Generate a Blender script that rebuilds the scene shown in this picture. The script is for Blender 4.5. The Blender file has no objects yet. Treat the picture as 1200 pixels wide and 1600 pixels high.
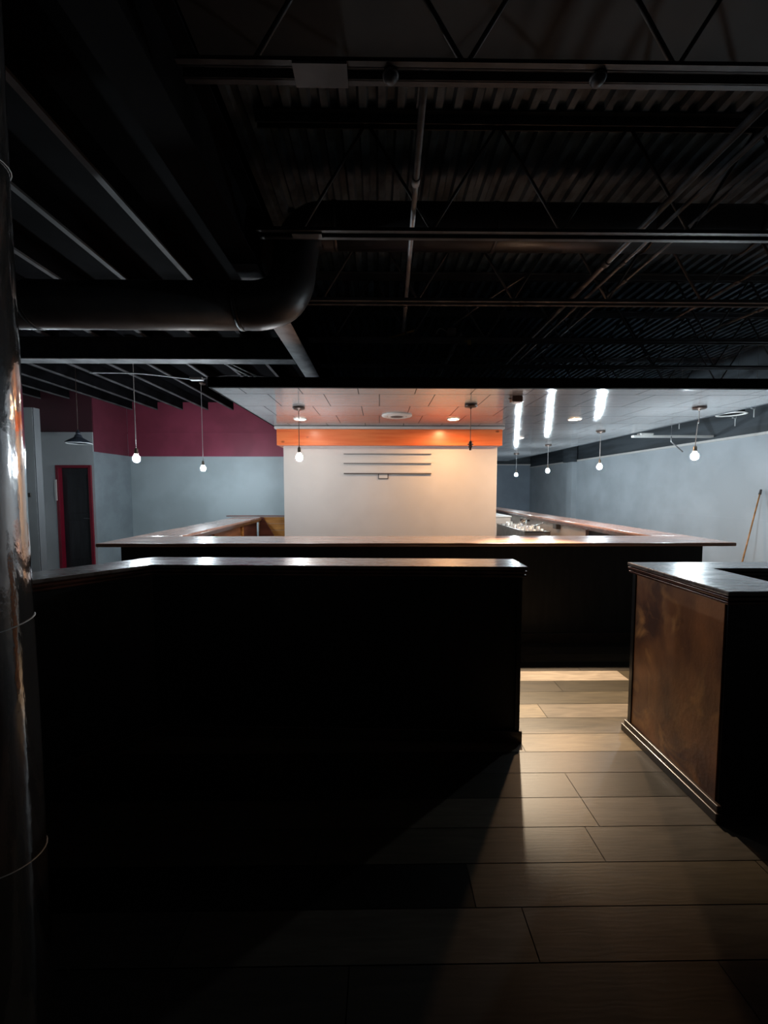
import bpy, bmesh, math, random
from mathutils import Vector, Matrix
random.seed(7)
scn = bpy.context.scene
C = scn.collection
PI = math.pi

# ------------------------------------------------------------------ materials
def node(nt, typ, **kw):
    n = nt.nodes.new(typ)
    for k, v in kw.items():
        setattr(n, k, v)
    return n

def mat(name, col, rough=0.6, metal=0.0, spec=0.5, coat=0.0, coat_rough=0.05,
        mottle=0.0, mscale=3.0, bump=0.0, bscale=20.0, stretch=(1, 1, 1), col2=None, ramp=(0.4, 0.6),
        emit=None, estr=0.0, rvar=0.0, detail=4.0):
    m = bpy.data.materials.new(name); m.use_nodes = True
    nt = m.node_tree; b = nt.nodes['Principled BSDF']
    b.inputs['Base Color'].default_value = (*col, 1)
    b.inputs['Roughness'].default_value = rough
    b.inputs['Metallic'].default_value = metal
    b.inputs['Specular IOR Level'].default_value = spec
    b.inputs['Coat Weight'].default_value = coat
    b.inputs['Coat Roughness'].default_value = coat_rough
    if emit:
        b.inputs['Emission Color'].default_value = (*emit, 1)
        b.inputs['Emission Strength'].default_value = estr
    tc = node(nt, 'ShaderNodeTexCoord'); mp = node(nt, 'ShaderNodeMapping')
    mp.inputs['Scale'].default_value = stretch
    nt.links.new(tc.outputs['Object'], mp.inputs['Vector'])
    nz = node(nt, 'ShaderNodeTexNoise'); nz.inputs['Scale'].default_value = mscale
    nz.inputs['Detail'].default_value = detail
    nt.links.new(mp.outputs[0], nz.inputs['Vector'])
    cr = node(nt, 'ShaderNodeValToRGB')
    c2 = col2 if col2 else tuple(max(0, c * (1 - mottle)) for c in col)
    c1 = col if col2 else tuple(min(1, c * (1 + mottle * 0.6)) for c in col)
    cr.color_ramp.elements[0].position = ramp[0]; cr.color_ramp.elements[0].color = (*c2, 1)
    cr.color_ramp.elements[1].position = ramp[1]; cr.color_ramp.elements[1].color = (*c1, 1)
    nt.links.new(nz.outputs['Fac'], cr.inputs[0])
    nt.links.new(cr.outputs[0], b.inputs['Base Color'])
    if rvar:
        mr = node(nt, 'ShaderNodeMapRange')
        mr.inputs['To Min'].default_value = max(0.02, rough - rvar); mr.inputs['To Max'].default_value = rough + rvar
        mr.inputs['From Min'].default_value = .3; mr.inputs['From Max'].default_value = .7
        nt.links.new(nz.outputs['Fac'], mr.inputs['Value']); nt.links.new(mr.outputs[0], b.inputs['Roughness'])
    if bump:
        n2 = node(nt, 'ShaderNodeTexNoise'); n2.inputs['Scale'].default_value = bscale; n2.inputs['Detail'].default_value = 3
        bp = node(nt, 'ShaderNodeBump'); bp.inputs['Strength'].default_value = bump; bp.inputs['Distance'].default_value = 0.01
        nt.links.new(mp.outputs[0], n2.inputs['Vector']); nt.links.new(n2.outputs['Fac'], bp.inputs['Height'])
        nt.links.new(bp.outputs[0], b.inputs['Normal'])
        if coat: nt.links.new(bp.outputs[0], b.inputs['Coat Normal'])
    return m

M = {}
M['deck'] = mat('black_deck_paint', (.085, .125, .165), .65, mottle=.5, mscale=6, bump=.3, bscale=30)
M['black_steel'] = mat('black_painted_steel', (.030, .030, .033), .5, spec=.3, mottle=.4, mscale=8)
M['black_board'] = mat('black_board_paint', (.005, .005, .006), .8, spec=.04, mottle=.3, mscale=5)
M['joist_wood'] = mat('dark_joist_paint', (.006, .006, .007), .8, spec=.03, mottle=.4, mscale=4)
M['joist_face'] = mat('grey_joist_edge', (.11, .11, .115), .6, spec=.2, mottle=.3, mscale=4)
M['flange'] = mat('grey_flange_as_lit', (.22, .23, .24), .55, mottle=.3, mscale=5)
M['duct'] = mat('black_painted_duct', (.022, .022, .024), .42, mottle=.3, mscale=5, bump=.1, bscale=15)
M['half_wall'] = mat('black_stained_panel', (.012, .011, .011), .45, mottle=.4, mscale=3, stretch=(6, 6, 1))
M['bar_front'] = mat('black_bar_front', (.012, .012, .013), .5, mottle=.4, mscale=3, stretch=(6, 6, 1))
M['wall_blue'] = mat('blue_grey_wall_paint', (.40, .44, .475), .62, mottle=.10, mscale=1.1, bump=.05, bscale=60)
M['wall_far'] = mat('slate_wall_paint', (.26, .31, .37), .62, mottle=.10, mscale=1.1)
M['wall_pale'] = mat('pale_grey_wall_paint', (.46, .49, .51), .6, mottle=.08, mscale=1.5)
M['wall_white'] = mat('off_white_wall_paint', (.66, .645, .63), .6, mottle=.05, mscale=1.2, bump=.04, bscale=70)
M['wall_black'] = mat('near_black_wall_paint', (.02, .02, .02), .8, mottle=.2)
M['upper'] = mat('dark_slate_upper_wall', (.045, .055, .065), .6, mottle=.4, mscale=2, stretch=(1, .3, 3))
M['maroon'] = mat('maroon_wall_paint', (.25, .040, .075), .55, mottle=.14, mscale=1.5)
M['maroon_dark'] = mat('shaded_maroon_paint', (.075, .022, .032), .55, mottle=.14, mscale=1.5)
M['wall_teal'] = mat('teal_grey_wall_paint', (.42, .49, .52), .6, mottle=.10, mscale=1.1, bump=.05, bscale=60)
M['flange_lit'] = mat('lit_grey_flange', (.78, .80, .82), .5, mottle=.2, mscale=5)  # flange grey brightened so the colour carries the light on it
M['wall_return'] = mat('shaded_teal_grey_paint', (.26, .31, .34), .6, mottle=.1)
M['pier_end_shade'] = mat('shaded_pier_end_paint', (.10, .11, .12), .6)  # wall colour darkened to paint in the shade of the pier end
M['maroon_side'] = mat('shaded_side_maroon_paint', (.155, .028, .05), .55, mottle=.1)  # band maroon with the side face's shade painted in
M['joist_far_lit'] = mat('lightened_black_steel', (.12, .12, .13), .5, spec=.3, mottle=.3)  # black steel lightened in place of light above the dropped ceiling
M['red'] = mat('dark_red_frame_paint', (.19, .006, .022), .4, mottle=.1)
M['dark_door'] = mat('black_door_paint', (.02, .022, .026), .4, mottle=.3, mscale=2, stretch=(8, 8, 1))
M['white'] = mat('white_trim_paint', (.62, .61, .59), .5, mottle=.05)
M['offwhite'] = mat('white_plastic', (.7, .7, .68), .4, mottle=.04)
M['cleat'] = mat('grey_shadowed_cleat', (.10, .09, .085), .6, mottle=.2)
M['pine'] = mat('pine_boards', (.52, .24, .06), .4, col2=(.30, .11, .025), ramp=(.3, .6), mscale=2.2, stretch=(.8, 1, 9))
M['pine_dark'] = mat('stained_brown_board', (.15, .045, .028), .4, mottle=.3, mscale=2.5, stretch=(1, 1, 6))
M['pine_panel'] = mat('orange_brown_board', (.30, .115, .045), .4, mottle=.35, mscale=2.5, stretch=(1, 1, 5))
M['steel'] = mat('stainless_steel', (.55, .54, .52), .25, metal=1.0, mottle=.1, mscale=10)
M['dark_steel'] = mat('dull_grey_steel', (.16, .155, .15), .4, metal=.6, mottle=.2, mscale=10)
M['cream'] = mat('cream_panel_paint', (.62, .57, .52), .5, mottle=.08, mscale=3)
M['canopy'] = mat('dark_bronze_metal', (.10, .075, .065), .35, metal=.8, mottle=.2)
M['cord_grey'] = mat('grey_cord', (.45, .45, .46), .5)
M['cord_dark'] = mat('brown_cord', (.09, .06, .05), .5)
M['socket'] = mat('antique_socket_metal', (.25, .22, .18), .35, metal=.7)
M['shade'] = mat('dark_blue_grey_shade', (.05, .06, .08), .35, metal=.3, mottle=.2)
M['shade_in'] = mat('pale_shade_lining', (.75, .78, .8), .4)
M['pipe'] = mat('grey_conduit', (.12, .125, .135), .4, metal=.3, mottle=.3, mscale=10)
M['pipe_light'] = mat('galvanised_conduit', (.30, .30, .31), .4, metal=.3, mottle=.2, mscale=10)
M['wire'] = mat('white_wire', (.5, .52, .53), .5)
M['yellow'] = mat('yellow_wood', (.40, .24, .05), .5, mottle=.2)
M['stick'] = mat('orange_brown_wood', (.42, .20, .07), .5, mottle=.3, mscale=12)
M['tip'] = mat('dark_tip', (.06, .055, .05), .6)
M['glass'] = mat('bar_glassware', (.62, .64, .64), .08, metal=.55)
M['bulb_cool'] = mat('cool_white_bulb_glow', (.9, .95, 1), .3, emit=(.78, .92, 1.0), estr=950)
M['bulb_cool_left'] = mat('cool_white_bulb_glow_left', (.9, .95, 1), .3, emit=(.80, .92, 1.0), estr=720)
M['bulb_cool_dim'] = mat('soft_white_bulb_glow', (.9, .9, .9), .3, emit=(.95, .97, 1.0), estr=420)
M['led_warm'] = mat('warm_led_lens', (1, .9, .8), .3, emit=(1.0, .54, .24), estr=540)
M['led_warm_strong'] = mat('amber_led_lens', (1, .9, .8), .3, emit=(1.0, .60, .32), estr=1000)
M['led_pale'] = mat('pale_led_lens', (1, .95, .9), .3, emit=(1.0, .82, .66), estr=110)
M['led_cool'] = mat('cool_led_lens', (1, 1, 1), .3, emit=(.85, .93, 1.0), estr=60)

# varnished countertops
M['counter'] = mat('varnished_bar_top', (.60, .36, .27), .3, coat=1.0, coat_rough=.10, col2=(.42, .21, .14), ramp=(.3, .7),
                   mscale=2.0, stretch=(1, 6, 1), bump=.14, bscale=7, rvar=.08)
M['counter_arm'] = mat('varnished_bar_top_lengthwise', (.60, .36, .27), .3, coat=1.0, coat_rough=.10, col2=(.42, .21, .14), ramp=(.3, .7),
                   mscale=2.0, stretch=(6, 1, 1), bump=.14, bscale=7, rvar=.08)
M['ledge'] = mat('varnished_dark_ledge', (.20, .16, .14), .28, coat=1.0, coat_rough=.10, col2=(.11, .08, .065), ramp=(.3, .7),
                 mscale=4.0, stretch=(1, 4, 1), bump=.16, bscale=12, rvar=.08)
M['mould'] = mat('dark_red_moulding', (.11, .04, .025), .25, coat=.8, coat_rough=.12, mottle=.4, mscale=6)
M['base'] = mat('dark_base_board', (.035, .02, .014), .35, coat=.5, mottle=.4, mscale=6)
M['post'] = mat('black_corner_post', (.012, .012, .013), .3, coat=.3)

def blotchy():
    m = mat('stained_plywood_side', (.50, .19, .065), .42, coat=.35, coat_rough=.2, col2=(.10, .036, .02), ramp=(.36, .66),
            mscale=2.6, stretch=(1, 1.6, 1), bump=.12, bscale=35, detail=8)
    nt = m.node_tree; b = nt.nodes['Principled BSDF']
    base = b.inputs['Base Color'].links[0].from_socket
    tc = node(nt, 'ShaderNodeTexCoord')
    n = node(nt, 'ShaderNodeTexNoise'); n.inputs['Scale'].default_value = 4.5; n.inputs['Detail'].default_value = 6
    n.inputs['Distortion'].default_value = 1.2
    nt.links.new(tc.outputs['Object'], n.inputs['Vector'])
    r = node(nt, 'ShaderNodeValToRGB'); r.color_ramp.elements[0].position = .54; r.color_ramp.elements[1].position = .72
    nt.links.new(n.outputs['Fac'], r.inputs[0])
    mx = node(nt, 'ShaderNodeMix', data_type='RGBA'); mx.inputs[7].default_value = (.60, .27, .09, 1)
    nt.links.new(r.outputs[0], mx.inputs[0]); nt.links.new(base, mx.inputs[6])
    v = node(nt, 'ShaderNodeTexVoronoi'); v.inputs['Scale'].default_value = 4.2
    nt.links.new(tc.outputs['Object'], v.inputs['Vector'])
    r2 = node(nt, 'ShaderNodeValToRGB'); r2.color_ramp.elements[0].position = .06; r2.color_ramp.elements[1].position = .14
    r2.color_ramp.elements[0].color = (.12, .10, .09, 1)
    nt.links.new(v.outputs['Distance'], r2.inputs[0])
    m2 = node(nt, 'ShaderNodeMix', data_type='RGBA', blend_type='MULTIPLY'); m2.inputs[0].default_value = 1
    nt.links.new(mx.outputs[2], m2.inputs[6]); nt.links.new(r2.outputs[0], m2.inputs[7])
    nt.links.new(m2.outputs[2], b.inputs['Base Color'])
    return m
M['ply'] = blotchy()

def orange_pine():
    m = mat('orange_stained_pine', (.98, .27, .09), .35, coat=.4, coat_rough=.2, col2=(.85, .16, .045), ramp=(.3, .65), mscale=1.4, stretch=(1, 1, 11))
    nt = m.node_tree; b = nt.nodes['Principled BSDF']; base = b.inputs['Base Color'].links[0].from_socket
    tc = node(nt, 'ShaderNodeTexCoord'); mp = node(nt, 'ShaderNodeMapping'); mp.inputs['Scale'].default_value = (1.9, 1, 3.3)
    v = node(nt, 'ShaderNodeTexVoronoi'); v.inputs['Scale'].default_value = 1.5; v.inputs['Randomness'].default_value = 1
    nt.links.new(tc.outputs['Object'], mp.inputs[0]); nt.links.new(mp.outputs[0], v.inputs['Vector'])
    r = node(nt, 'ShaderNodeValToRGB'); r.color_ramp.elements[0].position = .04; r.color_ramp.elements[1].position = .12
    r.color_ramp.elements[0].color = (.35, .25, .2, 1)
    nt.links.new(v.outputs['Distance'], r.inputs[0])
    m2 = node(nt, 'ShaderNodeMix', data_type='RGBA', blend_type='MULTIPLY'); m2.inputs[0].default_value = 1
    nt.links.new(base, m2.inputs[6]); nt.links.new(r.outputs[0], m2.inputs[7]); nt.links.new(m2.outputs[2], b.inputs['Base Color'])
    return m
M['orange'] = orange_pine()

def gloss_ceiling():
    m = bpy.data.materials.new('glossy_grey_ceiling_panels'); m.use_nodes = True
    nt = m.node_tree; b = nt.nodes['Principled BSDF']; L = nt.links
    b.inputs['Roughness'].default_value = .11
    b.inputs['Specular IOR Level'].default_value = .8
    b.inputs['Coat Weight'].default_value = .6; b.inputs['Coat Roughness'].default_value = .08
    tc = node(nt, 'ShaderNodeTexCoord')
    br = node(nt, 'ShaderNodeTexBrick'); br.offset = .37; br.offset_frequency = 2
    br.inputs['Color1'].default_value = (.25, .25, .255, 1); br.inputs['Color2'].default_value = (.235, .235, .24, 1)
    br.inputs['Mortar'].default_value = (.02, .02, .02, 1)
    br.inputs['Scale'].default_value = 1; br.inputs['Mortar Size'].default_value = .004
    br.inputs['Brick Width'].default_value = .61; br.inputs['Row Height'].default_value = .61
    L.new(tc.outputs['Object'], br.inputs['Vector']); L.new(br.outputs['Color'], b.inputs['Base Color'])
    for sock, v in (('Specular IOR Level', .8), ('Coat Weight', .6)):
        mm = node(nt, 'ShaderNodeMapRange'); mm.inputs['To Min'].default_value = v; mm.inputs['To Max'].default_value = 0
        L.new(br.outputs['Fac'], mm.inputs['Value']); L.new(mm.outputs[0], b.inputs[sock])
    mp = node(nt, 'ShaderNodeMapping'); mp.inputs['Scale'].default_value = (1.3, 9, 1); mp.inputs['Rotation'].default_value = (0, 0, .12)
    n = node(nt, 'ShaderNodeTexNoise'); n.inputs['Scale'].default_value = 3.2; n.inputs['Detail'].default_value = 5; n.inputs['Roughness'].default_value = .62
    L.new(tc.outputs['Object'], mp.inputs[0]); L.new(mp.outputs[0], n.inputs['Vector'])
    bp = node(nt, 'ShaderNodeBump'); bp.inputs['Strength'].default_value = .55; bp.inputs['Distance'].default_value = .0065
    L.new(n.outputs['Fac'], bp.inputs['Height']); L.new(bp.outputs[0], b.inputs['Normal']); L.new(bp.outputs[0], b.inputs['Coat Normal'])
    return m
M['soffit'] = gloss_ceiling()

def pole_mat():
    m = bpy.data.materials.new('glossy_black_column_paint'); m.use_nodes = True
    nt = m.node_tree; b = nt.nodes['Principled BSDF']; L = nt.links
    b.inputs['Base Color'].default_value = (.55, .52, .51, 1)
    b.inputs['Metallic'].default_value = .95; b.inputs['Roughness'].default_value = .1
    b.inputs['Coat Weight'].default_value = 1; b.inputs['Coat Roughness'].default_value = .03
    tc = node(nt, 'ShaderNodeTexCoord')
    mp = node(nt, 'ShaderNodeMapping'); mp.inputs['Scale'].default_value = (1, 1, .35); L.new(tc.outputs['Object'], mp.inputs[0])
    n = node(nt, 'ShaderNodeTexNoise'); n.inputs['Scale'].default_value = 60; n.inputs['Detail'].default_value = 4
    n2 = node(nt, 'ShaderNodeTexNoise'); n2.inputs['Scale'].default_value = 9; n2.inputs['Detail'].default_value = 2
    L.new(mp.outputs[0], n.inputs['Vector']); L.new(mp.outputs[0], n2.inputs['Vector'])
    ad = node(nt, 'ShaderNodeMath', operation='MULTIPLY_ADD'); ad.inputs[1].default_value = 2.5
    L.new(n2.outputs['Fac'], ad.inputs[0]); L.new(n.outputs['Fac'], ad.inputs[2])
    bp = node(nt, 'ShaderNodeBump'); bp.inputs['Strength'].default_value = .22; bp.inputs['Distance'].default_value = .004
    L.new(ad.outputs[0], bp.inputs['Height']); L.new(bp.outputs[0], b.inputs['Normal']); L.new(bp.outputs[0], b.inputs['Coat Normal'])
    return m
M['pole'] = pole_mat()

def floor_mat():
    m = bpy.data.materials.new('wood_look_floor_planks'); m.use_nodes = True
    nt = m.node_tree; b = nt.nodes['Principled BSDF']; L = nt.links
    at = node(nt, 'ShaderNodeVertexColor'); at.layer_name = 'tone'
    tc = node(nt, 'ShaderNodeTexCoord'); mp = node(nt, 'ShaderNodeMapping'); mp.inputs['Scale'].default_value = (1.6, 14, 1)
    n = node(nt, 'ShaderNodeTexNoise'); n.inputs['Scale'].default_value = 2.5; n.inputs['Detail'].default_value = 6; n.inputs['Distortion'].default_value = 1.0
    L.new(tc.outputs['Object'], mp.inputs[0]); L.new(mp.outputs[0], n.inputs['Vector'])
    r = node(nt, 'ShaderNodeMapRange'); r.inputs['To Min'].default_value = .72; r.inputs['To Max'].default_value = 1.22
    r.inputs['From Min'].default_value = .3; r.inputs['From Max'].default_value = .7
    L.new(n.outputs['Fac'], r.inputs[0])
    mx = node(nt, 'ShaderNodeMix', data_type='RGBA', blend_type='MULTIPLY'); mx.inputs[0].default_value = 1
    L.new(at.outputs[0], mx.inputs[6]); L.new(r.outputs[0], mx.inputs[7]); L.new(mx.outputs[2], b.inputs['Base Color'])
    # cathedral grain: distorted rings, embossed
    mp2 = node(nt, 'ShaderNodeMapping'); mp2.inputs['Scale'].default_value = (1.8, 9, 1)
    w = node(nt, 'ShaderNodeTexWave', wave_type='RINGS'); w.inputs['Scale'].default_value = 2.2; w.inputs['Distortion'].default_value = 9
    w.inputs['Detail'].default_value = 3; w.inputs['Detail Scale'].default_value = 1.3
    L.new(tc.outputs['Object'], mp2.inputs[0]); L.new(mp2.outputs[0], w.inputs['Vector'])
    ad = node(nt, 'ShaderNodeMath', operation='ADD'); L.new(w.outputs['Fac'], ad.inputs[0]); L.new(n.outputs['Fac'], ad.inputs[1])
    bp = node(nt, 'ShaderNodeBump'); bp.inputs['Strength'].default_value = .10; bp.inputs['Distance'].default_value = .0006
    L.new(ad.outputs[0], bp.inputs['Height']); L.new(bp.outputs[0], b.inputs['Normal'])
    b.inputs['Roughness'].default_value = .36; b.inputs['Specular IOR Level'].default_value = .5
    return m
M['floor'] = floor_mat()

# ------------------------------------------------------------------ geometry helpers
class G:
    def __init__(s): s.bm = bmesh.new()
    def face(s, pts):
        return s.bm.faces.new([s.bm.verts.new(p) for p in pts])
    def box(s, x0, x1, y0, y1, z0, z1):
        v = [s.bm.verts.new(p) for p in ((x0,y0,z0),(x1,y0,z0),(x1,y1,z0),(x0,y1,z0),(x0,y0,z1),(x1,y0,z1),(x1,y1,z1),(x0,y1,z1))]
        for f in ((3,2,1,0),(4,5,6,7),(0,1,5,4),(1,2,6,5),(2,3,7,6),(3,0,4,7)): s.bm.faces.new([v[i] for i in f])
        return s
    def prism(s, poly, z0, z1):          # poly in xy, counter-clockwise
        a = [s.bm.verts.new((x, y, z0)) for x, y in poly]; b = [s.bm.verts.new((x, y, z1)) for x, y in poly]
        n = len(poly)
        s.bm.faces.new(a[::-1]); s.bm.faces.new(b)
        for i in range(n): s.bm.faces.new([a[i], a[(i+1)%n], b[(i+1)%n], b[i]])
        return s
    def tube(s, pts, r, seg=10, cap=True):
        pts = [Vector(p) for p in pts]; n = len(pts); rs = r if isinstance(r, (list, tuple)) else [r]*n
        rings = []; prev = None
        for i, p in enumerate(pts):
            t = (pts[min(i+1, n-1)] - pts[max(i-1, 0)]).normalized()
            if prev is None:
                u = t.cross(Vector((0, 0, 1)))
                if u.length < .1: u = t.cross(Vector((1, 0, 0)))
            else:
                u = prev - t * prev.dot(t)
            u.normalize(); prev = u; w = t.cross(u)
            rings.append([s.bm.verts.new(p + (u*math.cos(a) + w*math.sin(a))*rs[i]) for a in (2*PI*k/seg for k in range(seg))])
        for a, b in zip(rings, rings[1:]):
            for k in range(seg): 
                f = s.bm.faces.new([a[k], a[(k+1)%seg], b[(k+1)%seg], b[k]]); f.smooth = True
        if cap:
            s.bm.faces.new(rings[0][::-1]); s.bm.faces.new(rings[-1])
        return s
    def lathe(s, prof, c, seg=24, closed=False):     # prof: (r, z) list, axis z through c
        rings = []
        for r, z in prof:
            if r < 1e-5: rings.append([s.bm.verts.new((c[0], c[1], c[2]+z))])
            else: rings.append([s.bm.verts.new((c[0]+r*math.cos(2*PI*k/seg), c[1]+r*math.sin(2*PI*k/seg), c[2]+z)) for k in range(seg)])
        pr = list(zip(rings, rings[1:])) + ([(rings[-1], rings[0])] if closed else [])
        for a, b in pr:
            for k in range(seg):
                k2 = (k+1) % seg
                if len(a) == 1 and len(b) == 1: continue
                if len(a) == 1: f = s.bm.faces.new([a[0], b[k], b[k2]])
                elif len(b) == 1: f = s.bm.faces.new([a[k], b[0], a[k2]])
                else: f = s.bm.faces.new([a[k], b[k], b[k2], a[k2]])
                f.smooth = True
        return s

def root(name, label, cat, loc=(0, 0, 0), group=None, kind=None):
    o = bpy.data.objects.new(name, None); C.objects.link(o); o.location = loc
    o.empty_display_size = .1
    tag(o, label, cat, group, kind)
    return o
def tag(o, label=None, cat=None, group=None, kind=None):
    if label: o['label'] = label
    if cat: o['category'] = cat
    if group: o['group'] = group
    if kind: o['kind'] = kind
    return o
WL = {}
def obj(name, g, m, parent=None, loc=None, bevel=0, label=None):
    """link a G as one mesh; its vertices are in world space, re-based on parent or loc"""
    bm = g.bm
    bmesh.ops.recalc_face_normals(bm, faces=bm.faces)
    base = Vector(loc) if loc else (Vector(WL[parent.name]) if parent and parent.name in WL else (Vector(parent.location) if parent else Vector((0, 0, 0))))
    bmesh.ops.translate(bm, verts=bm.verts, vec=-base)
    me = bpy.data.meshes.new(name); bm.to_mesh(me); bm.free()
    ms = m if isinstance(m, (list, tuple)) else [m]
    for k in ms: me.materials.append(M[k] if isinstance(k, str) else k)
    o = bpy.data.objects.new(name, me); C.objects.link(o)
    if parent: o.parent = parent; 
    if loc and not parent: o.location = loc
    WL[o.name] = tuple(base)
    if parent and loc: 
        pb = Vector(WL.get(parent.name, parent.location)); o.location = base - pb
    if bevel:
        md = o.modifiers.new('bevel', 'BEVEL'); md.width = bevel; md.segments = 2; md.limit_method = 'ANGLE'
    if label: o['label'] = label
    return o
def struct(name, g, m, parent=None, bevel=0):
    o = obj(name, g, m, parent, bevel=bevel)
    if not parent: o['kind'] = 'structure'
    return o
def offset(poly, d):            # inward offset of a ccw polygon
    n = len(poly); out = []
    for i in range(n):
        p0, p1, p2 = Vector(poly[i-1]), Vector(poly[i]), Vector(poly[(i+1) % n])
        e1 = (p1-p0).normalized(); e2 = (p2-p1).normalized()
        n1 = Vector((-e1.y, e1.x)); n2 = Vector((-e2.y, e2.x))
        b = (n1+n2); k = b.dot(n1)
        out.append(tuple(p1 + b*(d/k)))
    return out

# ------------------------------------------------------------------ the room
XL, XR, YB, YF = -7.0, 6.28, -1.6, 16.0
YL = 8.60      # back wall of the left part
JB = 3.198      # underside of the open-web joists
DZ = 3.93      # deck over the right part
LD = 3.46      # deck over the left part

# floor: every plank a face of one mesh, with its own tone
g = G(); bm = g.bm
col = bm.loops.layers.color.new('tone')
tones = {-1: (.13, .13), 0: (.17, .16), 1: (.13, .13), 2: (.15, .15), 3: (.165, .17), 4: (.10, .105), 5: (.115, .11), 6: (.20, .20), 7: (.20, .19),
         8: (.245, .22), 9: (.14, .15), 10: (.13, .14), 11: (.27, .15), 12: (.10, .12), 13: (.20, .20), 14: (.20, .21)}
joints = {0: .53, 1: .36, 8: 1.15, 11: 2.05, 6: -.35, 4: -.2, 2: .95, 3: -.2, 5: 1.6, 7: -.5, 9: -.4, 10: .2, 12: -.7, 13: .1, -1: -.1, -2: .6}
PW = .1695; P0 = 1.173; PL = 1.22
k0 = int((YB-P0)/PW)-1; k1 = int((YF-P0)/PW)+1
def plank(x0, x1, y0, y1, t):
    g_ = .0018
    f = g.face([(x0+g_, y0+g_, 0), (x1-g_, y0+g_, 0), (x1-g_, y1-g_, 0), (x0+g_, y1-g_, 0)])
    w = random.uniform(-.06, .06)
    t = FB*(.17 + (t-.17)*1.25)
    c = (t*(1.12+w*.4), t*(1.0), t*(.86-w), 1)
    for l in f.loops: l[col] = c
FB = 1.72
for k in range(k0, k1+1):
    y0 = P0+k*PW; j = joints.get(k, random.uniform(0, PL))
    a = j
    while a > XL: a -= PL
    while a < XR:
        if k in tones: t = tones[k][0] if a < j-.01 else tones[k][1]
        else: t = random.uniform(.10, .22)
        if k in tones and not (j-PL-.01 <= a <= j+.01): t *= random.uniform(.85, 1.15)
        if k == 1: t = .055 if (a < j-.01) else .16
        plank(max(a, XL), min(a+PL, XR), y0, y0+PW, t); a += PL
for f in (g.face([(XL, YB, -.004), (XR, YB, -.004), (XR, YF, -.004), (XL, YF, -.004)]),):
    for l in f.loops: l[col] = (.012, .010, .009, 1)
g.box(XL, XR, YB, YF, -.2, -.006)
fl = struct('floor', g, 'floor')

# walls
g = G().box(XR, XR+.15, YB, YF, 0, 2.49); struct('wall_right', g, 'wall_blue')
g = G().box(XR+.01, XR+.15, YB, YF, 2.49, DZ+.1); w = struct('wall_right_upper', g, 'upper')
g = G().box(XR-.03, XR+.004, YB, YF, 2.455, 2.50); struct('trim_right', g, 'white', bevel=.004)
g = G().box(XR-.006, XR+.002, YB, YF, 1.045, 1.062); struct('trim_rail', g, 'wall_blue')
g = G().box(-1.0, XR, YF, YF+.15, 0, 2.6); struct('wall_back_right', g, 'wall_far')
g = G().box(-1.0, XR, YF+.01, YF+.15, 2.6, DZ+.1); struct('wall_back_upper', g, 'upper')
g = G().box(-1.0, XR, YF-.03, YF, 2.57, 2.61); struct('trim_back', g, 'white')
g = G().box(XL, -1.0, YL, YL+.15, 0, LD); struct('wall_back_left', g, 'wall_teal')
g = G().box(-1.0, -.9, YL, YF, 0, DZ); struct('wall_return', g, 'wall_far')
g = G().box(-5.5, -1.0, YL-.06, YL-.001, 2.29, LD)
g.box(-5.5, -1.0, YL-.075, YL-.06, 2.775, 2.81)
g.box(-1.56, -1.53, YL-.068, YL-.06, 2.36, 2.775)
struct('trim_band', g, 'maroon')
g = G().box(XL-.15, XL, YB, YF, 0, DZ); struct('wall_left', g, 'wall_pale')
g = G().box(XL, XR, YB-.15, YB, 0, DZ); struct('wall_front', g, 'wall_black')
# the pale pier on the left and the box round the red door
g = G().box(XL, -4.68, 5.3, 5.40, 0, 2.665); struct('wall_pier', g, 'wall_pale')
DY, DX0, DX1, DH = 7.5, -6.22, -5.545, 2.03
g = G().box(XL, DX0, DY, DY+.19, 0, 2.66); g.box(DX1, -5.505, DY, DY+.19, 0, 2.66); g.box(DX0, DX1, DY, DY+.19, DH, 2.66)
struct('wall_door_side', g, 'wall_pale')
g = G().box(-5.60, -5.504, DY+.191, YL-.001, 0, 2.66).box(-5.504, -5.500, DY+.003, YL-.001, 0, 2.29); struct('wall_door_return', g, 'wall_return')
g = G().box(-4.678, -4.668, 5.302, 5.40, 0, 2.665); struct('trim_pier_shade', g, 'pier_end_shade')  # thin dark cap painting shade onto the pier's end face
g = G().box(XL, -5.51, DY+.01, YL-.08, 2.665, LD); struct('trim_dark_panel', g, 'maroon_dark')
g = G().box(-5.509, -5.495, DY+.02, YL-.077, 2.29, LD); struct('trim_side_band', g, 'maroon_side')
d = root('door_1', None, None, (DX0, DY, 0), kind='structure')
g = G().box(DX0, DX0+.055, DY-.03, DY+.1, 0, DH); g.box(DX1-.055, DX1, DY-.03, DY+.1, 0, DH); g.box(DX0+.055, DX1-.055, DY-.03, DY+.1, DH-.055, DH)
obj('door_frame', g, 'red', d, bevel=.004, label='dark red door frame')
g = G().box(DX0+.056, DX1-.056, DY+.06, DY+.09, 0.005, DH-.056)
for a, b in ((.2, .95), (1.1, 1.85)):
    g.box(DX0+.15, DX1-.15, DY+.052, DY+.06, a, b)
obj('door_panel', g, 'dark_door', d, bevel=.005)
g = G().tube([(DX1-.1, DY+.06, 1.0), (DX1-.1, DY+.01, 1.0), (DX1-.2, DY+.01, 1.0)], .010, 8); obj('door_handle', g, 'pipe', d)
g = G().box(DX0-.015, DX0+.02, DY-.045, DY-.03, 1.35, 1.75); obj('hinge_plate', g, 'white', d)

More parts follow.
